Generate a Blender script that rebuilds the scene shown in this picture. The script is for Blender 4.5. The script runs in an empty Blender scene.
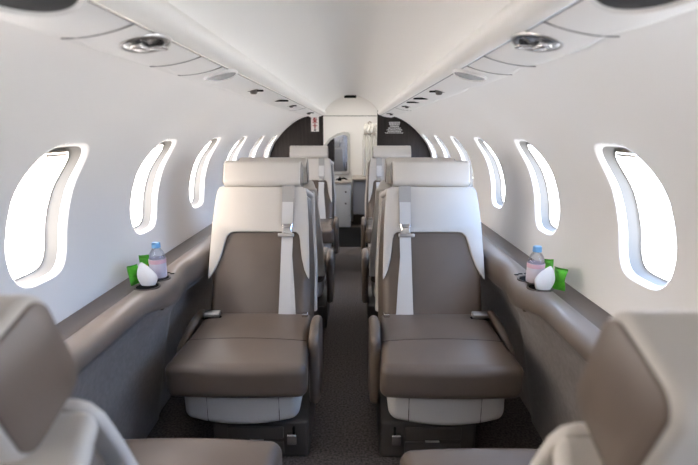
import bpy, bmesh, math, random
from mathutils import Vector, Matrix
random.seed(4)
scene = bpy.context.scene
COL = scene.collection
PI = math.pi

# ------------------------------------------------------------------ materials
def srgb(r, g, b):
    f = lambda c: (c/255/12.92) if c/255 <= .04045 else ((c/255+.055)/1.055)**2.4
    return (f(r), f(g), f(b), 1)

def mat(name, col, rough=.5, metal=0, spec=.5, noise=None, bump=None, col2=None, coat=0, sheen=0):
    m = bpy.data.materials.new(name); m.use_nodes = True
    nt = m.node_tree; b = nt.nodes['Principled BSDF']
    b.inputs['Base Color'].default_value = col
    b.inputs['Roughness'].default_value = rough
    b.inputs['Metallic'].default_value = metal
    b.inputs['Specular IOR Level'].default_value = spec
    if coat: b.inputs['Coat Weight'].default_value = coat
    if sheen: b.inputs['Sheen Weight'].default_value = sheen
    tc = nt.nodes.new('ShaderNodeTexCoord')
    if noise:
        n = nt.nodes.new('ShaderNodeTexNoise'); n.inputs['Scale'].default_value = noise[0]
        n.inputs['Detail'].default_value = 4
        nt.links.new(tc.outputs['Object'], n.inputs['Vector'])
        r = nt.nodes.new('ShaderNodeValToRGB')
        c2 = col2 or tuple(min(1, c*(1+noise[1])) for c in col[:3])+(1,)
        r.color_ramp.elements[0].color = tuple(c*(1-noise[1]) for c in col[:3])+(1,)
        r.color_ramp.elements[1].color = c2
        r.color_ramp.elements[0].position = .3; r.color_ramp.elements[1].position = .7
        nt.links.new(n.outputs['Fac'], r.inputs['Fac'])
        nt.links.new(r.outputs['Color'], b.inputs['Base Color'])
    if bump:
        n2 = nt.nodes.new('ShaderNodeTexNoise'); n2.inputs['Scale'].default_value = bump[0]
        n2.inputs['Detail'].default_value = 3
        nt.links.new(tc.outputs['Object'], n2.inputs['Vector'])
        bp = nt.nodes.new('ShaderNodeBump'); bp.inputs['Strength'].default_value = bump[1]
        bp.inputs['Distance'].default_value = bump[2]
        nt.links.new(n2.outputs['Fac'], bp.inputs['Height'])
        nt.links.new(bp.outputs['Normal'], b.inputs['Normal'])
    return m

M = {}
M['wall'] = mat('sidewall_panel', (.885, .87, .85, 1), .55, bump=(90, .05, .001))
M['ceil'] = mat('headliner', (.83, .81, .775, 1), .6, bump=(120, .05, .001))
M['psu'] = mat('overhead_panel', (.80, .79, .775, 1), .45)
M['rim'] = mat('window_reveal_darkened', (.16, .155, .145, 1), .6, spec=.2)  # off-white trim darkened to grey so the daylight on it does not blow out
M['shade'] = mat('window_shade', (.52, .47, .41, 1), .6)
M['white'] = mat('white_leather', (.58, .545, .505, 1), .42, bump=(260, .12, .0008), noise=(9, .02))
M['taupe'] = mat('taupe_leather', (.135, .104, .084, 1), .36, bump=(240, .14, .0008), noise=(11, .05))
M['ledge'] = mat('ledge_leather', (.185, .150, .128, 1), .38, bump=(240, .14, .0008), noise=(11, .05))
M['strip'] = mat('ledge_strip', (.085, .066, .056, 1), .45, noise=(20, .06))
M['fabric'] = mat('wall_fabric', (.215, .190, .180, 1), .95, noise=(60, .12), bump=(500, .4, .001), sheen=.2)
M['dark'] = mat('dark_base', (.070, .062, .056, 1), .45)
M['black'] = mat('black_recess', (.008, .008, .008, 1), .85, spec=.08)
M['seam'] = mat('seam_thread', (.06, .048, .042, 1), .7)
M['gap'] = mat('panel_gap', (.20, .195, .19, 1), .7)
M['skirt'] = mat('grey_skirt', (.60, .585, .57, 1), .45)
M['carpet'] = mat('carpet', (.105, .087, .079, 1), 1, noise=(120, .6), bump=(420, .9, .004))
M['wood'] = mat('dark_bulkhead', (.034, .028, .026, 1), .65, spec=.18)
M['chrome'] = mat('chrome', (.75, .74, .73, 1), .2, 1)
M['steel'] = mat('brushed_steel', (.55, .54, .53, 1), .35, 1)
M['belt'] = mat('grey_webbing', (.38, .365, .35, 1), .8, bump=(400, .5, .001))
M['strap'] = mat('pale_webbing', (.62, .61, .60, 1), .75, bump=(400, .5, .001))
M['cab'] = mat('white_cabinet', (.50, .50, .50, 1), .35)
M['counter'] = mat('counter', (.38, .33, .28, 1), .3, noise=(14, .1))
M['greypanel'] = mat('grey_panel', (.22, .22, .24, 1), .5)
M['curtain'] = mat('curtain_cloth', (.66, .64, .60, 1), .9)
M['mirror'] = mat('mirror_glass', (.74, .80, .92, 1), .04, 1)
M['red'] = mat('sign_red', (.30, .008, .012, 1), .5)
M['signwhite'] = mat('sign_white', (.80, .78, .76, 1), .5)
M['print'] = mat('placard_print', (.50, .50, .50, 1), .5)
M['napkin'] = mat('napkin', (.90, .90, .90, 1), .9, bump=(150, .2, .001))
M['cap'] = mat('bottle_cap', (.17, .42, .75, 1), .4)
M['label'] = mat('bottle_label', (.72, .66, .74, 1), .5)
M['labelband'] = mat('bottle_label_band', (.78, .50, .58, 1), .5)
M['green'] = mat('packet_green', (.07, .42, .02, 1), .35, noise=(45, .35))
M['orange'] = mat('packet_orange', (.55, .20, .05, 1), .4)
M['lens'] = mat('lamp_lens', (.30, .31, .32, 1), .25, noise=(60, .2))
M['well'] = mat('lamp_well_metal', (.16, .16, .165, 1), .25, .8)

def grain(m):                       # vertical wood grain on the bulkhead
    nt = m.node_tree; b = nt.nodes['Principled BSDF']
    tc = nt.nodes.new('ShaderNodeTexCoord'); mp = nt.nodes.new('ShaderNodeMapping')
    mp.inputs['Scale'].default_value = (60, 60, 3)
    n = nt.nodes.new('ShaderNodeTexNoise'); n.inputs['Scale'].default_value = 1.0; n.inputs['Detail'].default_value = 5
    r = nt.nodes.new('ShaderNodeValToRGB')
    r.color_ramp.elements[0].color = (.016, .013, .012, 1); r.color_ramp.elements[1].color = (.032, .026, .024, 1)
    r.color_ramp.elements[0].position = .35; r.color_ramp.elements[1].position = .7
    nt.links.new(tc.outputs['Object'], mp.inputs['Vector']); nt.links.new(mp.outputs['Vector'], n.inputs['Vector'])
    nt.links.new(n.outputs['Fac'], r.inputs['Fac']); nt.links.new(r.outputs['Color'], b.inputs['Base Color'])
grain(M['wood'])

def grille_mat():                   # dark mesh grille: fine stripes
    m = mat('speaker_mesh', (.05, .05, .055, 1), .6, spec=.15)
    nt = m.node_tree; b = nt.nodes['Principled BSDF']
    tc = nt.nodes.new('ShaderNodeTexCoord'); w = nt.nodes.new('ShaderNodeTexWave')
    w.inputs['Scale'].default_value = 70; w.bands_direction = 'Y'
    r = nt.nodes.new('ShaderNodeValToRGB')
    r.color_ramp.elements[0].color = (.012, .012, .014, 1); r.color_ramp.elements[1].color = (.06, .06, .065, 1)
    nt.links.new(tc.outputs['Object'], w.inputs['Vector']); nt.links.new(w.outputs['Fac'], r.inputs['Fac'])
    nt.links.new(r.outputs['Color'], b.inputs['Base Color'])
    return m
M['grille'] = grille_mat()

def clear_mat(name, tint, refl=.08, rough=.03):
    m = bpy.data.materials.new(name); m.use_nodes = True
    nt = m.node_tree; nt.nodes.remove(nt.nodes['Principled BSDF'])
    out = nt.nodes['Material Output']
    t = nt.nodes.new('ShaderNodeBsdfTransparent'); t.inputs['Color'].default_value = tint
    g = nt.nodes.new('ShaderNodeBsdfGlossy'); g.inputs['Roughness'].default_value = rough
    lw = nt.nodes.new('ShaderNodeLayerWeight'); lw.inputs['Blend'].default_value = .25
    mul = nt.nodes.new('ShaderNodeMath'); mul.operation = 'MULTIPLY'; mul.inputs[1].default_value = refl*6
    ad = nt.nodes.new('ShaderNodeMath'); ad.operation = 'ADD'; ad.inputs[1].default_value = refl*.4; ad.use_clamp = True
    x = nt.nodes.new('ShaderNodeMixShader')
    nt.links.new(lw.outputs['Fresnel'], mul.inputs[0]); nt.links.new(mul.outputs[0], ad.inputs[0])
    nt.links.new(ad.outputs[0], x.inputs['Fac'])
    nt.links.new(t.outputs[0], x.inputs[1]); nt.links.new(g.outputs[0], x.inputs[2])
    nt.links.new(x.outputs[0], out.inputs['Surface'])
    return m
M['pane'] = clear_mat('window_acrylic', (.97, .98, 1, 1), .02)
M['bottle'] = clear_mat('bottle_plastic', (.92, .94, .97, 1), .08)

# ------------------------------------------------------------------ helpers
def obj(name, bm, m, parent=None, smooth=True, angle=38):
    me = bpy.data.meshes.new(name)
    bmesh.ops.recalc_face_normals(bm, faces=bm.faces[:])
    bm.to_mesh(me); bm.free()
    me.materials.append(m)
    if smooth:
        for p in me.polygons: p.use_smooth = True
        me.set_sharp_from_angle(angle=math.radians(angle))
    o = bpy.data.objects.new(name, me); COL.objects.link(o)
    if parent: o.parent = parent
    return o

def thing(name, label, cat, loc=(0, 0, 0), rz=0, group=None):
    o = bpy.data.objects.new(name, None); COL.objects.link(o)
    o.empty_display_size = .05
    o.location = loc; o.rotation_euler = (0, 0, rz)
    return tag(o, label, cat, group)

def tag(o, label, cat, group=None):
    o['label'] = label; o['category'] = cat
    if group: o['group'] = group
    return o

def struct(name, bm, m, parent=None, **k):
    o = obj(name, bm, m, parent, **k)
    if not parent: o['kind'] = 'structure'
    return o

def coords(h, r, k, mid):
    """positions along one edge of a rounded box: tight in the corners"""
    r = min(r, h*.999); a = []
    for i in range(k+1):
        a.append(-(h-r) - r*math.tan(PI/4*(1-i/k)))
    for i in range(1, mid): a.append(-(h-r)+2*(h-r)*i/mid)
    return a+[-x for x in a[:k+1][::-1]]

def rbox(hx, hy, hz, r, c=(0, 0, 0), k=4, mid=6, fn=None, bm=None):
    bm = bm or bmesh.new()
    H = (hx, hy, hz); r = min(r, hx*.999, hy*.999, hz*.999)
    cs = [coords(h, r, k, mid) for h in H]
    new = []
    for ax in range(3):
        u, v = (ax+1) % 3, (ax+2) % 3
        for s in (-1, 1):
            g = []
            for a in cs[u]:
                row = []
                for b in cs[v]:
                    p = [0, 0, 0]; p[ax] = s*H[ax]; p[u] = a; p[v] = b
                    q = [max(-(H[i]-r), min(H[i]-r, p[i])) for i in range(3)]
                    d = Vector([p[i]-q[i] for i in range(3)])
                    w = Vector(q)+(d.normalized()*r)
                    row.append(bm.verts.new(w)); new.append(row[-1])
                g.append(row)
            for i in range(len(g)-1):
                for j in range(len(g[0])-1):
                    bm.faces.new((g[i][j], g[i+1][j], g[i+1][j+1], g[i][j+1]))
    bmesh.ops.remove_doubles(bm, verts=new, dist=1e-6)
    new = [v for v in new if v.is_valid]
    for v in new:
        p = Vector(v.co)
        if fn: p = Vector(fn(p.x, p.y, p.z))
        v.co = p+Vector(c)
    return bm

def prism(pts, depth, bevel=0, fn=None, seg=3, wt=None):
    """2D outline (a,b) extruded along d from 0..depth with rounded rims; fn maps (a,b,d)->xyz"""
    from mathutils.geometry import tessellate_polygon
    P = [Vector((p[0], p[1])) for p in pts]; n = len(P)
    area = sum(P[i].x*P[(i+1) % n].y-P[(i+1) % n].x*P[i].y for i in range(n))
    if area < 0: P = P[::-1]; wt = wt[::-1] if wt else None
    inw = []
    for i in range(n):
        e0 = (P[i]-P[i-1]).normalized(); e1 = (P[(i+1) % n]-P[i]).normalized()
        n0 = Vector((-e0.y, e0.x)); n1 = Vector((-e1.y, e1.x))
        m_ = n0+n1
        m_ = m_/max(m_.length_squared/2, .6) if m_.length > 1e-6 else n0
        inw.append(m_*(wt[i] if wt else 1))
    bm = bmesh.new()
    if bevel:
        st = [(bevel*(1-math.sin(PI/2*k/seg)), bevel*(1-math.cos(PI/2*k/seg))) for k in range(seg+1)]
        st = st+[(i_, depth-d_) for i_, d_ in st[::-1]]
    else: st = [(0, 0), (0, depth)]
    rings = []
    for ins, d in st:
        rings.append([bm.verts.new((*(P[i]+inw[i]*ins), d)) for i in range(n)])
    for A, B in zip(rings, rings[1:]):
        for i in range(n): bm.faces.new((A[i], A[(i+1) % n], B[(i+1) % n], B[i]))
    for ring_, fl_ in ((rings[0], True), (rings[-1], False)):
        if n > 12 or wt:
            tri = tessellate_polygon([[Vector((v.co.x, v.co.y, 0)) for v in ring_]])
            for t in tri:
                try: bm.faces.new([ring_[k] for k in t])
                except ValueError: pass
        else: bm.faces.new(ring_)
    if fn:
        for v in bm.verts: v.co = Vector(fn(*v.co))
    return bm

def tube(pts, r, seg=8, bm=None, cap=True):
    bm = bm or bmesh.new(); pts = [Vector(p) for p in pts]; rings = []
    for i, p in enumerate(pts):
        t = (pts[min(i+1, len(pts)-1)]-pts[max(i-1, 0)]).normalized()
        a = t.cross(Vector((0, 0, 1)));
        if a.length < 1e-3: a = t.cross(Vector((0, 1, 0)))
        a.normalize(); b = t.cross(a)
        rr = r[i] if isinstance(r, (list, tuple)) else r
        rings.append([bm.verts.new(p+a*rr*math.cos(2*PI*j/seg)+b*rr*math.sin(2*PI*j/seg)) for j in range(seg)])
    for i in range(len(rings)-1):
        for j in range(seg):
            bm.faces.new((rings[i][j], rings[i][(j+1) % seg], rings[i+1][(j+1) % seg], rings[i+1][j]))
    if cap: bm.faces.new(rings[0][::-1]); bm.faces.new(rings[-1])
    return bm

def lathe(prof, seg=32, c=(0, 0, 0), sx=1, sy=1, bm=None):
    bm = bm or bmesh.new(); rings = []
    for r, z in prof:
        if r < 1e-6: rings.append([bm.verts.new((c[0], c[1], c[2]+z))])
        else: rings.append([bm.verts.new((c[0]+r*sx*math.cos(2*PI*j/seg), c[1]+r*sy*math.sin(2*PI*j/seg), c[2]+z)) for j in range(seg)])
    for A, B in zip(rings, rings[1:]):
        for j in range(seg):
            k = (j+1) % seg
            if len(A) == 1 and len(B) == 1: continue
            if len(A) == 1: bm.faces.new((A[0], B[j], B[k]))
            elif len(B) == 1: bm.faces.new((A[j], A[k], B[0]))
            else: bm.faces.new((A[j], A[k], B[k], B[j]))
    return bm

def loft(rows, bm=None):
    bm = bm or bmesh.new()
    g = [[bm.verts.new(p) for p in row] for row in rows]
    for i in range(len(g)-1):
        for j in range(len(g[0])-1):
            bm.faces.new((g[i][j], g[i+1][j], g[i+1][j+1], g[i][j+1]))
    return bm

def catmull(P, n=8):
    out = []
    for i in range(len(P)-1):
        p0, p1, p2, p3 = P[max(i-1, 0)], P[i], P[i+1], P[min(i+2, len(P)-1)]
        for k in range(n):
            t = k/n
            out.append(tuple(.5*((2*b)+(-a+c)*t+(2*a-5*b+4*c-d)*t*t+(-a+3*b-3*c+d)*t**3) for a, b, c, d in zip(p0, p1, p2, p3)))
    return out+[tuple(P[-1])]

def rrect(hx, hy, r, n=6, c=(0, 0)):
    out = []
    for q, (sx, sy) in enumerate(((1, 1), (-1, 1), (-1, -1), (1, -1))):
        for i in range(n+1):
            a = PI/2*(q+i/n)
            out.append((c[0]+sx*(hx-r)+r*math.cos(a), c[1]+sy*(hy-r)+r*math.sin(a)))
    return out

def smooth(a, b, t):
    t = max(0, min(1, (t-a)/(b-a))); return t*t*(3-2*t)
def bump(t, c, w):
    d = abs(t-c)/w
    return 0 if d >= 1 else (1-d*d)**2

def dup(root, name=None):
    c = root.copy(); COL.objects.link(c)
    for ch in list(root.children):
        d = ch.copy(); COL.objects.link(d); d.parent = c
        for g in ch.children:
            e = g.copy(); COL.objects.link(e); e.parent = d
    return c

# ------------------------------------------------------------------ the shell
Y0, YB, Y1 = -.70, 4.40, 5.70
WALL = catmull([(.735, .50), (.748, .60), (.762, .70), (.766, .78), (.757, .863), (.718, .97), (.622, 1.09), (.53, 1.168), (.44, 1.218), (.34, 1.245)], 8)
def wx(z):
    if z <= WALL[0][1]: return WALL[0][0]
    for (x0, z0), (x1, z1) in zip(WALL, WALL[1:]):
        if z0 <= z <= z1: return x0+(x1-x0)*(z-z0)/max(z1-z0, 1e-9)
    return WALL[-1][0]

fl = bmesh.new()
loft([[(x, y, 0) for y in (Y0, 1, 2, 3, YB, Y1)] for x in (-.82, -.4, 0, .4, .82)], fl)
struct('floor', fl, M['carpet'], smooth=False)

cp = catmull([(-.252, 1.262), (-.235, 1.298), (-.20, 1.338), (-.155, 1.372), (-.095, 1.403), (-.045, 1.417), (0, 1.421), (.045, 1.417), (.095, 1.403), (.155, 1.372), (.20, 1.338), (.235, 1.298), (.252, 1.262)], 4)
ys = [Y0+(YB+.02-Y0)*i/24 for i in range(25)]
struct('ceiling', loft([[(x+.010, y, z) for (x, z) in cp] for y in ys]), M['ceil'])

# windows: centres along the fuselage; openings are cut into the side wall mesh itself
WP, WC, WH, WV, WR = .61, .895, .118, .177, .085
ZL, ZH = .54, 1.13
centres = [1.14+.61*k for k in range(-2, 7)]
def hole(n=64):
    """superellipse outline of the opening, starting on +y axis; includes the four diagonals of the cell"""
    P = []
    for i in range(n):
        a = 2*PI*i/n
        e = 2/3.6
        c, s = math.cos(a), math.sin(a)
        P.append((WH*math.copysign(abs(c)**e, c), WV*math.copysign(abs(s)**e, s)))
    return P
HOLE = hole()
def cell_edge(p, yc):
    """radial projection of an opening point to the border of its wall cell"""
    hy, up, dn = WP/2, ZH-WC, WC-ZL
    ty = hy/abs(p[0]) if abs(p[0]) > 1e-9 else 1e9
    tz = (up if p[1] > 0 else dn)/abs(p[1]) if abs(p[1]) > 1e-9 else 1e9
    t = min(ty, tz)
    return (p[0]*t, p[1]*t)

def side_wall(sg):
    bm = bmesh.new()
    n = len(HOLE)
    for yc in centres:
        E = [list(cell_edge(p, yc)) for p in HOLE]
        for cy, cz in ((1, 1), (-1, 1), (-1, -1), (1, -1)):      # snap one vertex to each cell corner
            tgt = (cy*WP/2, (ZH-WC) if cz > 0 else -(WC-ZL))
            j = min(range(n), key=lambda i: (E[i][0]-tgt[0])**2+(E[i][1]-tgt[1])**2)
            E[j] = list(tgt)
        rings = []
        for k in range(8):
            t = k/7
            rings.append([bm.verts.new((sg*wx(WC+h[1]*(1-t)+e[1]*t), yc+h[0]*(1-t)+e[0]*t, WC+h[1]*(1-t)+e[1]*t)) for h, e in zip(HOLE, E)])
        for A, B in zip(rings, rings[1:]):
            for j in range(n):
                bm.faces.new((A[j], A[(j+1) % n], B[(j+1) % n], B[j]))
    # upper band from the window cells to the overhead panel
    top = [ZH]+[z for (x, z) in WALL if z > ZH+.002]
    yy = [centres[0]-WP/2+WP*i/2 for i in range(2*len(centres)+1)]
    loft([[(sg*wx(z), y, z) for z in top] for y in yy], bm)
    ye = yy[-1]
    zz_ = [z for (x, z) in WALL if ZL < z < ZH]
    loft([[(sg*wx(z), y, z) for z in [ZL]+zz_+top] for y in (ye, Y1)], bm)
    # lining behind the ledge, down to the floor
    loft([[(sg*x, y, z) for x, z in ((wx(ZL), ZL), (.775, .50), (.775, .25), (.775, -.004))] for y in (Y0, 1, 2, 3, YB, Y1)], bm)
    loft([[(sg*wx(z), y, z) for z in [ZL]+zz_+top] for y in (Y0-.01, yy[0])], bm)
    bmesh.ops.remove_doubles(bm, verts=bm.verts[:], dist=2e-4)
    return bm
struct('wall_left', side_wall(-1), M['wall'], angle=60)
struct('wall_right', side_wall(1), M['wall'], angle=60)

def window(i, sg, yc):
    # lip, rounded into a reveal that narrows outward
    def ring(s, out, pts=HOLE):
        r = []
        for (a, b) in pts:
            z0 = WC+b; z = WC+b*s[1]
            r.append((sg*(wx(z0)+out), yc+a*s[0], z))
        return r
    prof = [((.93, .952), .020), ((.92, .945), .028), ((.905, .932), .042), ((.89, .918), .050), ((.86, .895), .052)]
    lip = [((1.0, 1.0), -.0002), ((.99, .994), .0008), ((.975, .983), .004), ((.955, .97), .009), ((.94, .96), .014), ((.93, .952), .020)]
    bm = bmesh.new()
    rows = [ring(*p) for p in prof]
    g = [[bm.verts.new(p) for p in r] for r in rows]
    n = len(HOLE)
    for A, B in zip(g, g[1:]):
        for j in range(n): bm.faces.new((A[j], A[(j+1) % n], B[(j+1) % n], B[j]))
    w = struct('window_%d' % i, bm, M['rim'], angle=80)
    obj('window_lip', loft([r_+r_[:1] for r_ in [ring(*p) for p in lip]]), M['wall'], w, angle=80)
    # pane: two curved sheets with an edge
    pb = bmesh.new()
    for out in (.050, .054):
        sc = [1, .75, .5, .25]
        gg = [[pb.verts.new(p) for p in ring((.88*s, .91*s), out, HOLE)] for s in sc]
        for r_, s in zip(gg, sc):
            for v, (a, b) in zip(r_, HOLE):
                v.co.x = sg*(wx(WC+b*.91*s)+out)
        for A, B in zip(gg, gg[1:]):
            for j in range(n): pb.faces.new((A[j], A[(j+1) % n], B[(j+1) % n], B[j]))
        cv = pb.verts.new((sg*(wx(WC)+out), yc, WC))
        for j in range(n): pb.faces.new((gg[-1][j], gg[-1][(j+1) % n], cv))
    obj('window_pane', pb, M['pane'], w)
    # stowed pleated shade: a short stack of pleats with its pull bar at the top of the reveal
    sb = bmesh.new(); rows = []
    for k in range(4):
        z = WC+WV*.91-.003*k
        o_ = .034+(.006 if k % 2 else 0)
        rows.append([(sg*(wx(WC+WV*.9)+o_), yc-.045+.090*t/6, z) for t in range(7)])
    loft(rows, sb)
    z = WC+WV*.91-.014
    rbox(.006, .040, .003, .0025, (sg*(wx(WC+WV*.9)+.038), yc, z), 2, 2, bm=sb)
    obj('window_shade', sb, M['shade'], w)

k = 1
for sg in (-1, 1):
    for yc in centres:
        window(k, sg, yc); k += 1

# end walls
def end_wall(name, y, m, xs=.84):
    pts = [(-xs, 0), (xs, 0), (xs, .9), (.70, 1.15), (.45, 1.45), (.2, 1.62), (-.2, 1.62), (-.45, 1.45), (-.70, 1.15), (-xs, .9)]
    struct(name, prism(pts, .03, 0, lambda a, b, d: (a, y+d, b)), m, smooth=False)
end_wall('wall_aft', Y0-.03, M['wall'])
end_wall('wall_forward', Y1, M['wall'])
struct('trim_1', rbox(.5, .006, .004, .003, (0, Y1-.004, 1.276), 2, 2), M['gap'])

# bulkhead panels each side of the doorway
def bulkhead(name, sg):
    arc = [(sg*(x+.03), z+.02) for (x, z) in WALL if z > .55 and z < 1.236]
    pts = [(sg*.25, 0), (sg*.79, 0), (sg*.79, .55)]+arc+[(sg*.36, 1.285), (sg*.25, 1.285)]
    struct(name, prism(pts, .035, .003, lambda a, b, d: (a, YB+d, b), 1), M['wood'], smooth=False)
bulkhead('wall_bulkhead_left', -1)
bulkhead('wall_bulkhead_right', 1)
# the compartment beyond the doorway has a higher vault; a header closes the step
hi = [(x*1.5, 1.262+(z-1.262)*1.9) for x, z in cp]
struct('ceiling_forward', loft([[(x, y, z) for x, z in hi] for y in (YB+.021, 5, Y1+.02)]), M['ceil'])
struct('trim_2', loft([[(x*k_, YB+.02, z*1+(z2-z)*(k_-1)*2) for (x, z), (x2, z2) in zip(cp, hi)] for k_ in (1, 1.25, 1.5)]), M['ceil'])

# lav side mouldings carrying on the overhead line beyond the bulkhead
for i, sg in enumerate((-1, 1)):
    pr = [(.46, 1.205), (.42, 1.235), (.385, 1.255), (.37, 1.27)]
    struct('trim_%d' % (3+i), loft([[(sg*x, y, z) for x, z in pr] for y in (YB+.04, 5, Y1-.002)]), M['psu'])

# ------------------------------------------------------------------ overhead service panels
PANEL_PTS = [4.365, Y0+.002]
def oh_z(x):                                             # underside of the panel
    f = max(0, (.366-x)/(.366-.268))
    return 1.2220+.018*f**2
def overhead(sg, label, fits):
    t = thing('overhead_service_panel', label, 'overhead panel', (sg*.32+.013, 1.8, 1.24), 0)
    L = t.location
    def q(x, y, z): return Vector((sg*x+.013, y, z))-L
    n = 150; rows = []
    yy = [Y0+.004+(YB-.006-Y0)*i/n for i in range(n+1)]
    for y in yy:
        # the outboard lip is scalloped: it draws in between the fittings
        s = .016*sum(bump(y, c, .085) for c in (.66, .98, 1.43, 1.95, 2.5, 3.1, 3.6, 4.1))
        e = .372-s
        rows.append([q(x, y, z) for x, z in ((.470, 1.226), (.430, 1.2285), (.400, 1.2330), (e+.008, 1.2320), (e+.004, 1.2260), (e-.002, 1.2215), (e-.012, 1.2205), (.345, oh_z(.345)-.0015), (.33, oh_z(.33)-.0015), (.315, oh_z(.315)-.0015), (.30, oh_z(.30)-.0015), (.285, oh_z(.285)-.0015), (.276, oh_z(.276)-.001), (.270, 1.2395))])
    obj('panel_strip', loft(rows), M['psu'], t, angle=50)
    # band between strip and headliner
    prof = [(.272, 1.2410), (.270, 1.2455), (.2690, 1.2455), (.2675, 1.2408), (.258, 1.2420), (.248, 1.2470), (.240, 1.2540), (.237, 1.2620), (.240, 1.2760), (.250, 1.285)]
    obj('cove_band', loft([[q(x, y, z) for x, z in prof] for y in (Y0+.004, 1, 2, 3, YB-.004)]), M['ceil'], t, angle=50)
    obj('groove', loft([[q(x, y, z) for x, z in ((.2712, 1.2390), (.2704, 1.2390), (.2690, 1.2396), (.2685, 1.2405))] for y in (Y0+.004, 2, YB-.004)]), M['gap'], t)
    def surf(x, y, d=.0015): return q(x, y, oh_z(x)-.0015-d)
    def disc(name, x, y, rx, ry, m, d, parent=t, th=.003, ring=0):
        bm = bmesh.new(); N = 40
        def rr(f, d_): return [bm.verts.new(surf(x+rx*f*math.cos(2*PI*j/N), y+ry*f*math.sin(2*PI*j/N), d_)) for j in range(N)]
        if ring:
            R = [rr(1.0, -.004), rr(1.0, d*.5), rr(.98, d), rr(1-ring*.5, d*1.25), rr(1-ring, d*.6), rr(1-ring, -.004)]
        else:
            R = [rr(1.0, -.004), rr(1.0, d*.6), rr(.97, d), rr(.6, d), rr(.25, d)]
        for A, B in zip(R, R[1:]):
            for j in range(N): bm.faces.new((A[j], A[(j+1) % N], B[(j+1) % N], B[j]))
        if not ring: bm.faces.new(R[-1])
        return obj(name, bm, m, parent)
    for f in fits:
        kind, y = f[0], f[1]
        if kind == 'seam':
            pts = [surf(.3675-.100*i/12, y, .0004) for i in range(13)]
            obj('seam', tube(pts, .0010, 6), M['gap'], t)
        elif kind == 'grille':
            g = disc('speaker_grille', .290, y, .040, .074, M['grille'], .003)
            disc('grille_ring', .290, y, .0465, .082, M['psu'], .005, g, ring=.16)
        elif kind == 'light':
            b = disc('reading_light', .297, y, .036, .050, M['steel'], .002, ring=.14)
            disc('lamp_well', .297, y, .0325, .0445, M['well'], .0012, b)
            ey = rbox(.010, .017, .006, .005, surf(.302, y-.012, .004), 3, 2)
            rbox(.016, .010, .0035, .003, surf(.289, y+.018, .003), 3, 2, bm=ey)
            obj('lamp_barrel', ey, M['chrome'], b)
            obj('lamp_slot', rbox(.007, .012, .003, .0028, surf(.311, y+.012, .0025), 3, 2), M['black'], b)
        elif kind == 'oval':
            b = disc('lamp_cover', .297, y, .036, .048, M['lens'], .003)
            disc('cover_ring', .297, y, .039, .053, M['psu'], .0045, b, ring=.10)
        elif kind == 'gasper':
            a = f[2]
            b = bmesh.new()
            base = surf(.302, y, 0)
            lathe([(0, -.015*a), (.009*a, -.015*a), (.013*a, -.012*a), (.015*a, -.006*a), (.017*a, 0), (.017*a, .004)], 20, base, bm=b)
            g = obj('air_gasper', b, M['dark'], t)
            obj('gasper_plate', rbox(.040*a, .007*a, .003, .0028, surf(.302, y, .001), 3, 4), M['black'], g)
        elif kind == 'slot':
            obj('vent_slot', rbox(.040, f[2], .003, .0028, surf(.302, y, .0005), 3, 6, fn=lambda x, yy_, z: (x, yy_*(1-.55*(x/.04)**2), z)), M['black'], t)
    return t
overhead(-1, 'long white overhead panel with air vents above the left-hand windows',
         [('grille', .47), ('seam', .655), ('light', .755), ('seam', .93), ('seam', 1.075), ('oval', 1.165), ('gasper', 1.56, .8), ('slot', 2.08, .024), ('gasper', 2.48, .7), ('seam', 2.9), ('gasper', 3.43, .9)])
overhead(1, 'long white overhead panel with air vents above the right-hand windows',
         [('grille', .465), ('seam', .650), ('light', .750), ('seam', .935), ('seam', 1.07), ('oval', 1.165), ('gasper', 1.60, .8), ('slot', 1.95, .024), ('slot', 2.20, .018), ('gasper', 2.55, .7), ('seam', 2.9), ('gasper', 3.60, .9)])

# small black unit over the doorway
tag(obj('ceiling_sensor', rbox(.055, .012, .012, .004, (0, YB-.013, 1.405), 2, 2), M['black']), 'small black box at the top of the ceiling arch over the doorway', 'sensor')

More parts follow.
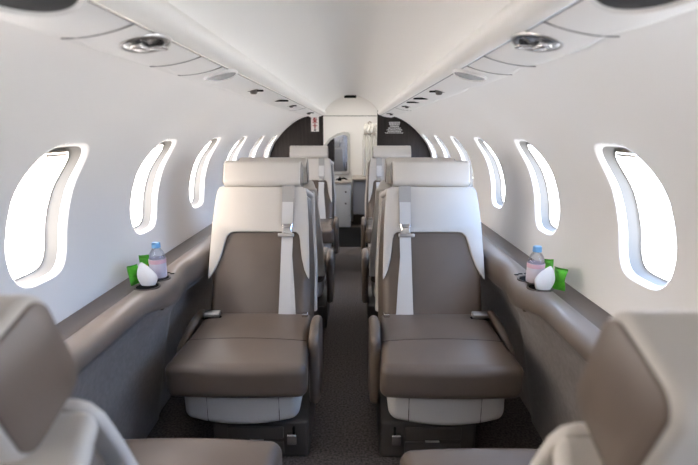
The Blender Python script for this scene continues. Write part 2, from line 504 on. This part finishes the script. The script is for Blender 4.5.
# ------------------------------------------------------------------ side ledges
def side_ledge(sg, label):
    t = thing('side_ledge', label, 'side ledge', (sg*.66, 1.5, 0))
    L = t.location
    def q(x, y, z): return Vector((sg*x, y, z))-L
    n = 170
    yy = [Y0+.004+(YB-.008-Y0)*i/n for i in range(n+1)]
    rows = []; prow = []
    for y in yy:
        e = .588-.024*bump(y, 1.46, .17)+.012*bump(y, 1.70, .12)-.010*smooth(1.7, 1.9, y)
        zb = .548-.045*smooth(1.30, 1.62, y)
        top = .6085
        rows.append([q(x, y, z) for x, z in ((.664, .600), (.6625, .606), (.659, top), (.640, top+.0005), (e+.034, top), (e+.016, top-.004), (e+.005, top-.013), (e, top-.026), (e+.002, (top-.026+zb)/2), (e+.008, zb+.006), (e+.020, zb), (e+.05, zb-.004))])
        dip = bump(y, 1.20, .28)*.020
        st = .030*smooth(1.60, 1.66, y)
        prow.append([q(x, y, z) for x, z in ((e+.020, zb+.012), (e+.024+dip*.6, zb-.012), (e+.034+dip+st*.5, .49), (.640+dip*.7+st, .44), (.662+st, .34), (.688+st*.8, .20), (.712+st*.6, .07), (.724+st*.5, .001))])
    obj('ledge_top', loft(rows), M['ledge'], t, angle=60)
    obj('lower_panel', loft(prow), M['fabric'], t, angle=60)
    st_rows = [[q(x, y, z) for x, z in ((.772, .603), (.752, .602), (.735, .6015), (.715, .602), (.690, .603), (.668, .6045), (.6650, .603), (.6645, .596))] for y in (yy[0], 1, 2, 3, yy[-1])]
    obj('back_strip', loft(st_rows), M['strip'], t, angle=50)
    # lid joint across the strip, two cup rims with flat black discs painting the recess shade, a latch plate under the lip
    for (cy, r) in ((1.425, .037), (1.512, .037)):
        b = lathe([(r+.004, -.004), (r+.004, .0012), (r+.002, .0028), (r, .0028), (r-.002, .0012), (r-.003, .0004)], 36, q(.632, cy, .6085))
        h = obj('cup_holder', b, M['strip'], t)
        obj('cup_shade_disc', lathe([(r-.001, -.002), (r-.001, .0006), (r*.5, .0008), (0, .0008)], 32, q(.632, cy, .6085)), M['black'], h)
    sl = bmesh.new()
    for kx, ky in ((.604, 1.563), (.622, 1.573), (.642, 1.575)):
        rbox(.007, .004, .0012, .001, q(kx, ky, .6095), 2, 2, bm=sl)
    obj('slot_mark', sl, M['black'], t)
    obj('latch_plate', rbox(.008, .030, .012, .006, q(.585, 1.435, .545), 3, 3), M['ledge'], t)
    return t
side_ledge(-1, 'taupe side ledge with cup holders and blue-grey lower panel under left windows')
side_ledge(1, 'taupe side ledge with cup holders and brown lower panel under right windows')

# ------------------------------------------------------------------ seats
B0 = Vector((0, .200, .370)); BV = Vector((0, .3713, .9285)); BN = Vector((0, -.9285, .3713))
def bk(u, v, w): return B0+Vector((u, 0, 0))+BV*v+BN*w

def make_seat(s, name='club_seat'):
    """armchair facing -Y; s = +1 when its aisle side is +X"""
    t = thing(name, '', 'seat')
    # cushion
    def cush(x, y, z):
        fx, fy = x/.215, y/.225
        zz = z
        if z > 0: zz += .014*(1-fx*fx)*(1-fy*fy)
        else: zz -= .012*max(0, -fy)
        xx = x*(1+.015*max(0, -fy))+s*.016*max(0, -fy)*(1 if x*s > 0 else .3)
        yy_ = y-.012*(1-fx*fx)*max(0, -fy)
        return (xx-s*.010*max(0, -fy)*(1 if x*s < 0 else 0), yy_, zz)
    cu = obj('seat_cushion', rbox(.215, .225, .052, .030, (s*.006, -.002, .331), 5, 8, cush), M['taupe'], t)
    pts = []
    for i in range(21):
        x = -.212+.424*i/20
        pts.append((x+s*.008, -.045-.006*(1-(x/.212)**2), .3834+.0132*(1-(x/.215)**2)*(.96)))
    obj('seam', tube(pts, .0013, 6), M['seam'], cu)
    # piping round the lower edge
    # backrest body
    def body(x, y, z):
        v = y*.945+.243; hw = .199-.020*smooth(.15, .56, v)
        w = z-.052
        u = x/.2*(hw+(.026 if x*s > 0 else .002)*max(0, min(1, -w/.1)))
        if z > 0: w += .012*(1-min(1, abs(x/.16))**3)*smooth(.345, .20, v)
        return bk(u, v, w)
    br = obj('backrest', rbox(.2, .29, .048, .028, (0, 0, 0), 4, 8, body), M['taupe'], t)
    # white U-shaped cover on the upper front
    a = s
    outer = [(-.2085, .170), (-.2075, .25), (-.203, .38), (-.195, .48), (-.190, .518), (-.182, .534), (-.170, .539),
             (.165, .539), (.177, .534), (.185, .518), (.190, .48), (.197, .38), (.2015, .25), (.2035, .170)]
    inner_a = [(.2025, .152), (.195, .162), (.183, .190), (.172, .235), (.165, .285), (.161, .318), (.156, .336), (.144, .346)]
    inner_o = [(-.110, .346), (-.126, .342), (-.139, .328), (-.147, .300), (-.157, .255), (-.173, .210), (-.191, .172), (-.207, .152)]
    pl = [(x*a, v) for x, v in outer+inner_a+inner_o]
    wt_ = [.35]+[1]*12+[.35, .15, .3, .6]+[1]*10+[.6, .3, .15]
    assert len(wt_) == len(pl)
    obj('upper_cover', prism(pl, .012, .004, lambda u, v, d: bk(u, v, -.005+d), 3, wt_), M['white'], br, angle=50)
    def tcap(x, y, z):
        return bk(x*(1+(.135 if x*s > 0 else .01)*max(0, min(1, -(z-.055)/.1))), y+.526, z-.055)
    obj('top_cap', rbox(.1835, .0125, .052, .010, (0, 0, 0), 3, 4, tcap), M['white'], br)
    # white shell across the back
    def shell(x, y, z):
        v = y+.285; hw = (.230 if x*s > 0 else .203)-.020*smooth(.15, .56, v)
        return bk(x/.2*hw, v, z-.104)
    obj('back_shell', rbox(.2, .262, .010, .009, (0, 0, 0), 3, 6, shell), M['white'], br)
    # headrest: bolster with inset side panels
    pf = rrect(.0545, .046, .022, 6, (.595, -.016))
    hr = obj('headrest', prism(pf, .324, .010, lambda v, w, d: bk(-.162+d, v, w), 4), M['white'], t, angle=50)
    for e in (-1, 1):
        pp = rrect(.0490, .0405, .017, 6, (.595, -.016))
        obj('side_panel', prism(pp, .006, .002, lambda v, w, d, e=e: bk(e*.158+(d if e > 0 else -d), v, w), 2), M['taupe'], hr)
    # shoulder belt
    ub = s*.110
    def ribbon(path, w, th=.0018):
        bm = bmesh.new(); rows = []
        for (u, v, ww) in path:
            rows.append([bk(u-w/2, v, ww), bk(u-w/2, v, ww+th), bk(u+w/2, v, ww+th), bk(u+w/2, v, ww), bk(u-w/2, v, ww)])
        return loft(rows, bm)
    bl = obj('shoulder_belt', ribbon([(ub, .548, .010), (ub, .53, .012), (ub, .45, .0115), (ub, .370, .012)], .050), M['belt'], t)
    obj('belt_fold', ribbon([(ub, .470, .0145), (ub, .42, .016), (ub, .378, .015)], .046), M['strap'], bl)
    obj('lap_strap', ribbon([(ub+s*.002, .325, .018), (ub+s*.001, .25, .018), (ub, .15, .018), (ub-s*.002, .03, .016), (ub-s*.004, -.015, .010)], .046), M['strap'], bl)
    obj('lap_strap', ribbon([(ub-s*.004, .325, .015), (ub+s*.006, .24, .0155), (ub+s*.017, .12, .0155), (ub+s*.024, .02, .013), (ub+s*.028, -.015, .008)], .036), M['strap'], bl)
    pts = [(-.016, .352), (-.022, .378), (-.016, .380), (-.011, .362), (.011, .362), (.016, .380), (.022, .378), (.016, .352), (.024, .336), (-.024, .336)]
    bu = prism(pts, .008, .002, lambda u, v, d: bk(ub+u, v, .012+d), 1)
    bb = obj('buckle', bu, M['chrome'], bl)
    obj('buckle_bar', rbox(.033, .0075, .006, .003, (0, 0, 0), 2, 2, lambda x, y, z: bk(ub+x-s*.003, .330+y, .021+z)), M['steel'], bb)
    # lap buckle lying at the outboard rear corner of the cushion
    lb = rbox(.030, .016, .009, .004, (0, 0, 0), 2, 2, lambda x, y, z: (-s*.172+x, .165+y, .396+z+.15*y))
    lo = obj('lap_buckle', lb, M['steel'], t)
    obj('buckle_tab', rbox(.036, .010, .004, .002, (-s*.170, .155, .385), 2, 2), M['black'], lo)
    obj('belt_anchor', rbox(.012, .012, .007, .003, (s*.192, .172, .392), 2, 2), M['chrome'], t)
    # skirt
    def sk(x, y, z):
        fx = x/.19
        return (x, y-(.022*(1-fx*fx) if y < 0 else 0), z-(.016*(1-fx*fx) if z < 0 else 0)-(.0 if z < 0 else 0))
    so = obj('seat_skirt', rbox(.192, .16, .062, .028, (s*.014, -.022, .230), 4, 8, sk), M['skirt'], t)
    for ux in (-.112, .122):
        x = s*ux
        fx = x/.19
        y = -.182-.022*(1-fx*fx)
        obj('seam', tube([(x+s*.02, y, .285), (x+s*.02, y-.0006, .255), (x+s*.02, y-.0006, .21), (x+s*.02, y+.0005, .182-.012*(1-fx*fx)), (x+s*.02, y+.008, .168-.014*(1-fx*fx))], .0012, 6), M['seam'], so)
    # pedestal
    bs = obj('pedestal', rbox(.163, .172, .070, .012, (s*.068, .02, .071), 3, 3), M['dark'], t)
    obj('drawer_front', rbox(.095, .006, .022, .004, (s*.052, -.153, .100), 2, 2), M['dark'], bs)
    obj('drawer_front', rbox(.095, .006, .024, .004, (s*.052, -.153, .043), 2, 2), M['dark'], bs)
    obj('release_bar', rbox(.024, .004, .0022, .002, (s*.055, -.160, .0735), 2, 2), M['steel'], bs)
    lt = rbox(.017, .012, .020, .006, (s*.176, -.158, .080), 3, 2)
    lo2 = obj('latch', lt, M['chrome'], bs)
    obj('latch_stem', rbox(.004, .006, .014, .003, (s*.182, -.155, .108), 2, 2), M['black'], lo2)
    # armrests
    def arm(x, y, z):
        fy = y/.11
        zz = z-(.030*abs(fy)**2.5 if z > 0 else -.02*max(0, -fy))
        return (x*(1-.12*abs(fy)), y, zz)
    obj('armrest', rbox(.020, .11, .148, .019, (s*.246, .035, .280), 4, 6, arm), M['taupe'], t)
    def arm2(x, y, z):
        fy = y/.12
        return (x-s*.014*max(0, -fy), y, z-.050*max(0, -fy+.2)**1.6)
    obj('armrest', rbox(.016, .12, .027, .015, (-s*.232, .115, .366), 4, 8, arm2), M['taupe'], t)
    return t

SX = .347
A = make_seat(1); Bp = make_seat(-1)
seats = [  # proto, x, y, rz, label
    (A, -SX-.002, 1.55, 0, 'taupe and white seat facing the camera, left of aisle, whole seat in view'),
    (Bp, SX+.010, 1.55, 0, 'taupe and white seat facing the camera, right of aisle, whole seat in view'),
    (Bp, -SX-.024, .757, PI, 'seat seen from behind at the lower left corner, its headrest cut by the frame'),
    (A, SX+.032, .728, PI, 'seat seen from behind at the lower right corner, white headrest very near'),
    (Bp, -SX, 2.655, PI, 'seat mostly hidden back to back behind the big left seat'),
    (A, SX, 2.655, PI, 'seat mostly hidden back to back behind the big right seat'),
    (A, -SX-.004, 3.62, 0, 'small far seat against the dark bulkhead, left of aisle under red exit sign'),
    (Bp, SX+.012, 3.62, 0, 'small far seat against the dark bulkhead, right of aisle under white-lettered placard'),
]
used = set()
for pr, x, y, rz, lab in seats:
    o = pr if pr.name not in used else dup(pr)
    used.add(pr.name)
    o.location = (x, y, 0); o.rotation_euler = (0, 0, rz)
    o['label'] = lab; o['category'] = 'seat'; o['group'] = 'cabin seats along the aisle'

# ------------------------------------------------------------------ bottles, napkins, packets
def bottle(x, y, z, label):
    t = thing('water_bottle', label, 'bottle', (x, y, z), 0, 'water bottles in the cup holders')
    R = .0270
    prof = [(0, .002), (R*.8, 0), (R*.97, .004), (R, .012), (R*.975, .030), (R, .034), (R, .092), (R*.97, .098), (R*.93, .106), (R*.80, .118), (R*.58, .130), (R*.44, .136), (R*.42, .144)]
    K = .775
    prof = [(a_, b_*K) for a_, b_ in prof]
    obj('bottle_body', lathe(prof, 32), M['bottle'], t)
    lb = obj('bottle_label', lathe([(R+.0002, .006), (R+.0007, .007), (R+.0007, .069), (R+.0002, .070)], 32), M['label'], t)
    bm = bmesh.new()
    lathe([(R+.0008, .055), (R+.0012, .056), (R+.0012, .068), (R+.0008, .069)], 32, bm=bm)
    obj('label_band', bm, M['labelband'], lb)
    cap = [(0, .162), (R*.42, .162), (R*.50, .159), (R*.52, .156), (R*.52, .143), (R*.54, .142), (R*.54, .139), (R*.46, .138)]
    cap = [(a_, b_*K) for a_, b_ in cap]
    obj('bottle_cap', lathe(cap, 28), M['cap'], t)
    return t

def napkin(x, y, z, lean, label):
    # folded paper napkin: pointed leaf, wrapped into an open cone with a turned edge
    t = thing('paper_napkin', label, 'napkin', (x, y, z), 0, 'folded white napkins in the cup holders')
    def leaf(a0, a1, off, tw):
        rows = []
        for i in range(23):
            f = i/22
            r = .0405*(1-f)*(.52+1.6*f)+.0004
            row = []
            for j in range(33):
                th = a0+(a1-a0)*j/32+tw*f
                rr = r*(1+.10*math.cos(5*th+2*f)*smooth(0, .3, f))+off
                row.append((lean*(.016*f**1.4-.004*math.sin(PI*f))+rr*math.cos(th), rr*.50*math.sin(th), .076*f))
            rows.append(row)
        return loft(rows)
    obj('napkin_wrap', leaf(-PI*1.0, PI*.95, 0, 0), M['napkin'], t)
    obj('napkin_fold', leaf(-PI*(.95 if lean < 0 else .62), -PI*(.38 if lean < 0 else .05), .0028, .5*lean), M['napkin'], t)
    return t

def packet(x, y, z, rz, h, w, tilt, label, extra=None, body='green'):
    t = thing('snack_packet', label, 'packet', (x, y, z), rz, 'snack packets tucked beside the bottles')
    rows = []; back = []
    for i in range(15):
        f = i/14
        crim = 1 if f < .12 or f > .88 else 0
        zig = .0022*math.sin(f*55)*crim
        row = []; rb = []
        for j in range(11):
            g = j/10*2-1
            puff = .011*(1-g*g)**.6*math.sin(PI*f)**.6*(0.15 if crim else 1)
            wob = .004*math.sin(5*f+2*g)
            row.append((g*w*(1+.04*math.sin(9*f)), -puff-.0006+wob+zig+tilt*f*h, f*h))
            rb.append((g*w*(1+.04*math.sin(9*f)), puff*.7+.0006+wob+zig+tilt*f*h, f*h))
        rows.append(row); back.append(rb)
    bm = loft(rows); loft(back, bm)
    bmesh.ops.remove_doubles(bm, verts=bm.verts[:], dist=.0004)
    b = obj('packet_pouch', bm, M[body], t)
    if extra:
        e = bmesh.new()
        loft([[(g*w*.7, rows[int(f*14)][5][1]-.002, f*h) for g in (-1, -.3, .3, 1)] for f in (.30, .4, .5, .6)], e)
        obj('packet_print', e, M[extra], b)
    return t

LZ = .6095
bottle(-.630, 1.512, LZ, 'clear water bottle with blue cap on the left ledge')
bottle(.632, 1.472, LZ, 'clear water bottle with blue cap on the right ledge')
napkin(-.634, 1.440, LZ, -1, 'white folded napkin standing before the left bottle')
napkin(.636, 1.412, LZ, 1, 'white folded napkin standing before the right bottle')
packet(-.684, 1.452, .606, .95, .066, .017, .10, 'crumpled green packet leaning left of the left napkin')
packet(-.686, 1.535, .606, .35, .078, .016, .05, 'green packet tucked behind the left bottle and napkin', 'orange')
packet(.684, 1.412, .607, -1.0, .072, .022, .08, 'green packet leaning right of the right napkin')
packet(.686, 1.500, .607, -.30, .076, .014, .05, 'green and orange packet tucked behind the right bottle and napkin', 'orange')

# ------------------------------------------------------------------ signs on the bulkhead
def text_mesh(body, size, sp=1.0, bold=.002):
    c = bpy.data.curves.new('t', 'FONT'); c.body = body; c.size = size; c.align_x = 'CENTER'; c.align_y = 'CENTER'
    c.extrude = .0004; c.offset = bold; c.space_line = sp
    o = bpy.data.objects.new('t', c); COL.objects.link(o)
    dg = bpy.context.evaluated_depsgraph_get(); dg.update()
    me = bpy.data.meshes.new_from_object(o.evaluated_get(dg))
    bm = bmesh.new(); bm.from_mesh(me)
    bpy.data.objects.remove(o); bpy.data.curves.remove(c); bpy.data.meshes.remove(me)
    return bm
ex = thing('exit_sign', 'narrow white and red upright exit sign on the dark left bulkhead', 'sign', (-.325, YB-.001, 1.165))
pl = obj('sign_plate', prism(rrect(.036, .070, .004, 3), .003, .0005, lambda a, b, d: (a, -.001-d, b), 1), M['signwhite'], ex)
tb = bmesh.new()
for i, ch in enumerate('EXIT'):
    c = text_mesh(ch, .038)
    me = bpy.data.meshes.new('x')
    for v in c.verts: v.co = Vector((v.co.x*1.5, -.0045-v.co.z, v.co.y+.047-.0255*i))
    c.to_mesh(me); c.free(); tb.from_mesh(me); bpy.data.meshes.remove(me)
obj('lettering', tb, M['red'], pl, smooth=False)
ar = [(-.004, -.045), (.004, -.045), (.004, -.053), (.016, -.053), (0, -.066), (-.016, -.053), (-.004, -.053)]
obj('arrow', prism(ar, .0008, 0, lambda a, b, d: (a, -.0042-d, b)), M['black'], pl, smooth=False)

pc = thing('placard', 'white lettered notice on the dark right bulkhead', 'sign', (.408, YB-.001, 1.130))
ln = bmesh.new()
def words(z, hw, h, n):
    x = -hw
    while x < hw-.004:
        w = random.uniform(.008, .018)
        w = min(w, hw-x)
        rbox(w/2, .0005, h/2, .0004, (x+w/2, -.001, z), 1, 1, bm=ln); x += w+.0035
for z, hw, h in ((.046, .050, .013), (.031, .048, .013), (.013, .040, .012), (-.004, .056, .010), (-.019, .070, .009), (-.033, .062, .009), (-.047, .086, .007)):
    words(z, hw, h, 0)
obj('lettering', ln, M['print'], pc, smooth=False)

# ------------------------------------------------------------------ beyond the doorway
# mirror on the forward wall
def mpoly(g):
    base = [(-.42, .585), (-.03, .585), (-.012, .603), (-.008, .80), (-.012, 1.06), (-.030, 1.085), (-.085, 1.092), (-.17, 1.070), (-.26, 1.015), (-.35, .905), (-.42, .80)]
    cx, cz = -.20, .83
    return [(cx+(x-cx)*(1-g/.2), cz+(z-cz)*(1-g/.25)) for x, z in base]
mr = thing('wall_mirror', 'white framed mirror with a sloping curved top on the far wall', 'mirror', (-.2, Y1, .83))
obj('mirror_frame', prism(mpoly(0), .030, .010, lambda a, b, d: (a+.2, -.002-d, b-.83), 4), M['cab'], mr)
obj('mirror_glass', prism(mpoly(.036), .004, .001, lambda a, b, d: (a+.2, -.031-d, b-.83), 1), M['mirror'], mr, smooth=False)

# gathered curtain
cu = thing('gathered_curtain', 'white curtain gathered at the right side of the doorway', 'curtain', (.215, 5.45, 0))
rows = []
for i in range(30):
    f = i/29; z = .585+.515*f
    hw = .085*(1-.25*smooth(.75, 1, f)); amp = .016*(1-.4*f)
    rows.append([(hw*(j/48*2-1), amp*math.sin(j/48*2*PI*6+.6*math.sin(4*f)), z) for j in range(49)])
co = obj('curtain_drop', loft(rows), M['curtain'], cu)
co.modifiers.new('thick', 'SOLIDIFY').thickness = .003
obj('curtain_bunch', rbox(.072, .045, .052, .03, (0.004, 0, 1.13), 4, 8, lambda x, y, z: (x+.006*math.sin(z*90), y+.008*math.sin(x*160), z-.010*math.cos(x*40)))
    , M['curtain'], cu)
obj('tie_band', rbox(.070, .028, .008, .006, (0, 0, 1.072), 3, 4), M['counter'], cu)
obj('hook', tube([(-.01, .02, 1.17), (-.02, -.02, 1.195), (-.005, -.035, 1.205), (.02, -.03, 1.19)], .006), M['counter'], cu)

# drawer cabinet with curved front
cb = thing('drawer_cabinet', 'white curved cabinet with two locked drawers at the end of the aisle', 'cabinet', (-.13, 5.45, 0))
def cabfn(x, y, z): return (x, y-(.035*(1-(x/.132)**2) if y < 0 else 0), z)
obj('cabinet_body', rbox(.132, .14, .255, .012, (0, .02, .256), 3, 8, cabfn), M['cab'], cb)
obj('countertop', rbox(.140, .150, .010, .006, (0, .02, .523), 3, 8, cabfn), M['counter'], cb)
for z, hz in ((.385, .058), (.225, .085)):
    d = obj('drawer', rbox(.060, .010, hz, .004, (.062, -.136, z), 2, 8, lambda x, y, z_: (x, y+.5*max(0, x-.0)**1.0*.35, z_)), M['cab'], cb)
    obj('drawer_gap', rbox(.064, .008, hz+.004, .003, (.062, -.1315, z), 2, 8, lambda x, y, z_: (x, y+.5*max(0, x)*.35, z_)), M['gap'], d)
    obj('drawer_lock', rbox(.010, .004, .010, .004, (.072, -.147, z+hz-.026), 2, 2), M['dark'], d)
# faucet-like black fitting on its top
fx = thing('black_tap', 'small black tap standing on the white cabinet', 'tap', (-.10, 5.44, .534))
obj('spout', tube([(-.07, .0, .012), (-.03, -.02, .022), (.02, -.03, .030), (.06, -.03, .016)], [.009, .011, .010, .008]), M['black'], fx)
obj('stem', lathe([(0, .0), (.020, 0), (.018, .012), (.012, .02), (.010, .045), (0, .048)], 16, (-.03, -.02, 0)), M['black'], fx)

# bench with a shelf top to the right of the cabinet
bn = thing('vanity_bench', 'grey fronted bench with pale shelf right of the white cabinet', 'bench', (.27, 5.5, 0))
obj('front_panel', rbox(.245, .17, .20, .006, (0, .03, .345), 2, 2), M['greypanel'], bn)
obj('shelf_top', rbox(.255, .19, .012, .006, (0, .01, .562), 2, 2), M['counter'], bn)
obj('plinth', rbox(.245, .10, .073, .004, (0, .10, .073), 2, 2), M['dark'], bn)

tag(obj('floor_mat', rbox(.42, .42, .004, .003, (0, YB+.05+.42, .0045), 2, 2), M['black']), 'black floor mat beyond the doorway, before the white cabinet', 'mat')
# threshold strip in the doorway
struct('trim_5', rbox(.26, .03, .004, .003, (0, YB+.02, .004), 2, 2), M['black'])

# ------------------------------------------------------------------ daylight
W = bpy.data.worlds.new('daylight'); scene.world = W; W.use_nodes = True
nt = W.node_tree; bg = nt.nodes['Background']
tc = nt.nodes.new('ShaderNodeTexCoord'); sp = nt.nodes.new('ShaderNodeSeparateXYZ')
mr_ = nt.nodes.new('ShaderNodeMapRange'); mr_.inputs['From Min'].default_value = -1; mr_.inputs['From Max'].default_value = 1
rp = nt.nodes.new('ShaderNodeValToRGB')
rp.color_ramp.elements[0].color = (1.0, .85, .69, 1); rp.color_ramp.elements[0].position = .15
rp.color_ramp.elements[1].color = (.36, .60, 1.0, 1); rp.color_ramp.elements[1].position = .85
nt.links.new(tc.outputs['Generated'], sp.inputs[0]); nt.links.new(sp.outputs['X'], mr_.inputs['Value'])
nt.links.new(mr_.outputs['Result'], rp.inputs['Fac']); 
mz2 = nt.nodes.new('ShaderNodeMapRange'); mz2.inputs['From Min'].default_value = -.08; mz2.inputs['From Max'].default_value = .10
mx = nt.nodes.new('ShaderNodeMix'); mx.data_type = 'RGBA'
rg = nt.nodes.new('ShaderNodeValToRGB')
rg.color_ramp.elements[0].color = (1.0, .90, .81, 1); rg.color_ramp.elements[0].position = .2
rg.color_ramp.elements[1].color = (.96, .96, .96, 1); rg.color_ramp.elements[1].position = .8
nt.links.new(mr_.outputs['Result'], rg.inputs['Fac']); nt.links.new(rg.outputs['Color'], mx.inputs[6])
nt.links.new(sp.outputs['Z'], mz2.inputs['Value']); nt.links.new(mz2.outputs['Result'], mx.inputs[0])
nt.links.new(rp.outputs['Color'], mx.inputs[7]); nt.links.new(mx.outputs[2], bg.inputs['Color'])
# sunlit apron below the horizon is brighter than the sky above it
mz = nt.nodes.new('ShaderNodeMapRange'); mz.inputs['From Min'].default_value = -.12; mz.inputs['From Max'].default_value = .12
mz.inputs['To Min'].default_value = 20.5; mz.inputs['To Max'].default_value = 16
nt.links.new(sp.outputs['Z'], mz.inputs['Value']); nt.links.new(mz.outputs['Result'], bg.inputs['Strength'])

# ------------------------------------------------------------------ camera
F = 465.0
pitch = math.atan((232.5-131)/F); yaw = math.atan(5/F*math.cos(pitch))
fw = Vector((-math.sin(yaw)*math.cos(pitch), math.cos(yaw)*math.cos(pitch), -math.sin(pitch)))
r = Vector((math.cos(yaw), math.sin(yaw), 0)); u = r.cross(fw)
cam = bpy.data.cameras.new('camera'); co_ = bpy.data.objects.new('camera', cam); COL.objects.link(co_)
m = Matrix((r, u, -fw)).transposed().to_4x4(); m.translation = (.035, 0, 1.10)
co_.matrix_world = m
cam.sensor_width = 36; cam.sensor_fit = 'HORIZONTAL'; cam.lens = 36*F/698; cam.clip_start = .01
cam.dof.use_dof = True; cam.dof.focus_distance = 1.75; cam.dof.aperture_fstop = 4.0
scene.camera = co_
# unseen fill light, added to brighten the compartment beyond the doorway
ll = bpy.data.lights.new('vestibule_fill', 'AREA'); ll.shape = 'RECTANGLE'; ll.size = .30; ll.size_y = .5
ll.energy = 6.5; ll.color = (1, .95, .88)
lv = bpy.data.objects.new('vestibule_fill', ll); COL.objects.link(lv); lv.location = (0, 4.95, 1.52)
vs = scene.view_settings
vs.view_transform = 'Standard'; vs.look = 'None'; vs.gamma = 1; vs.use_curve_mapping = False; vs.exposure = 0
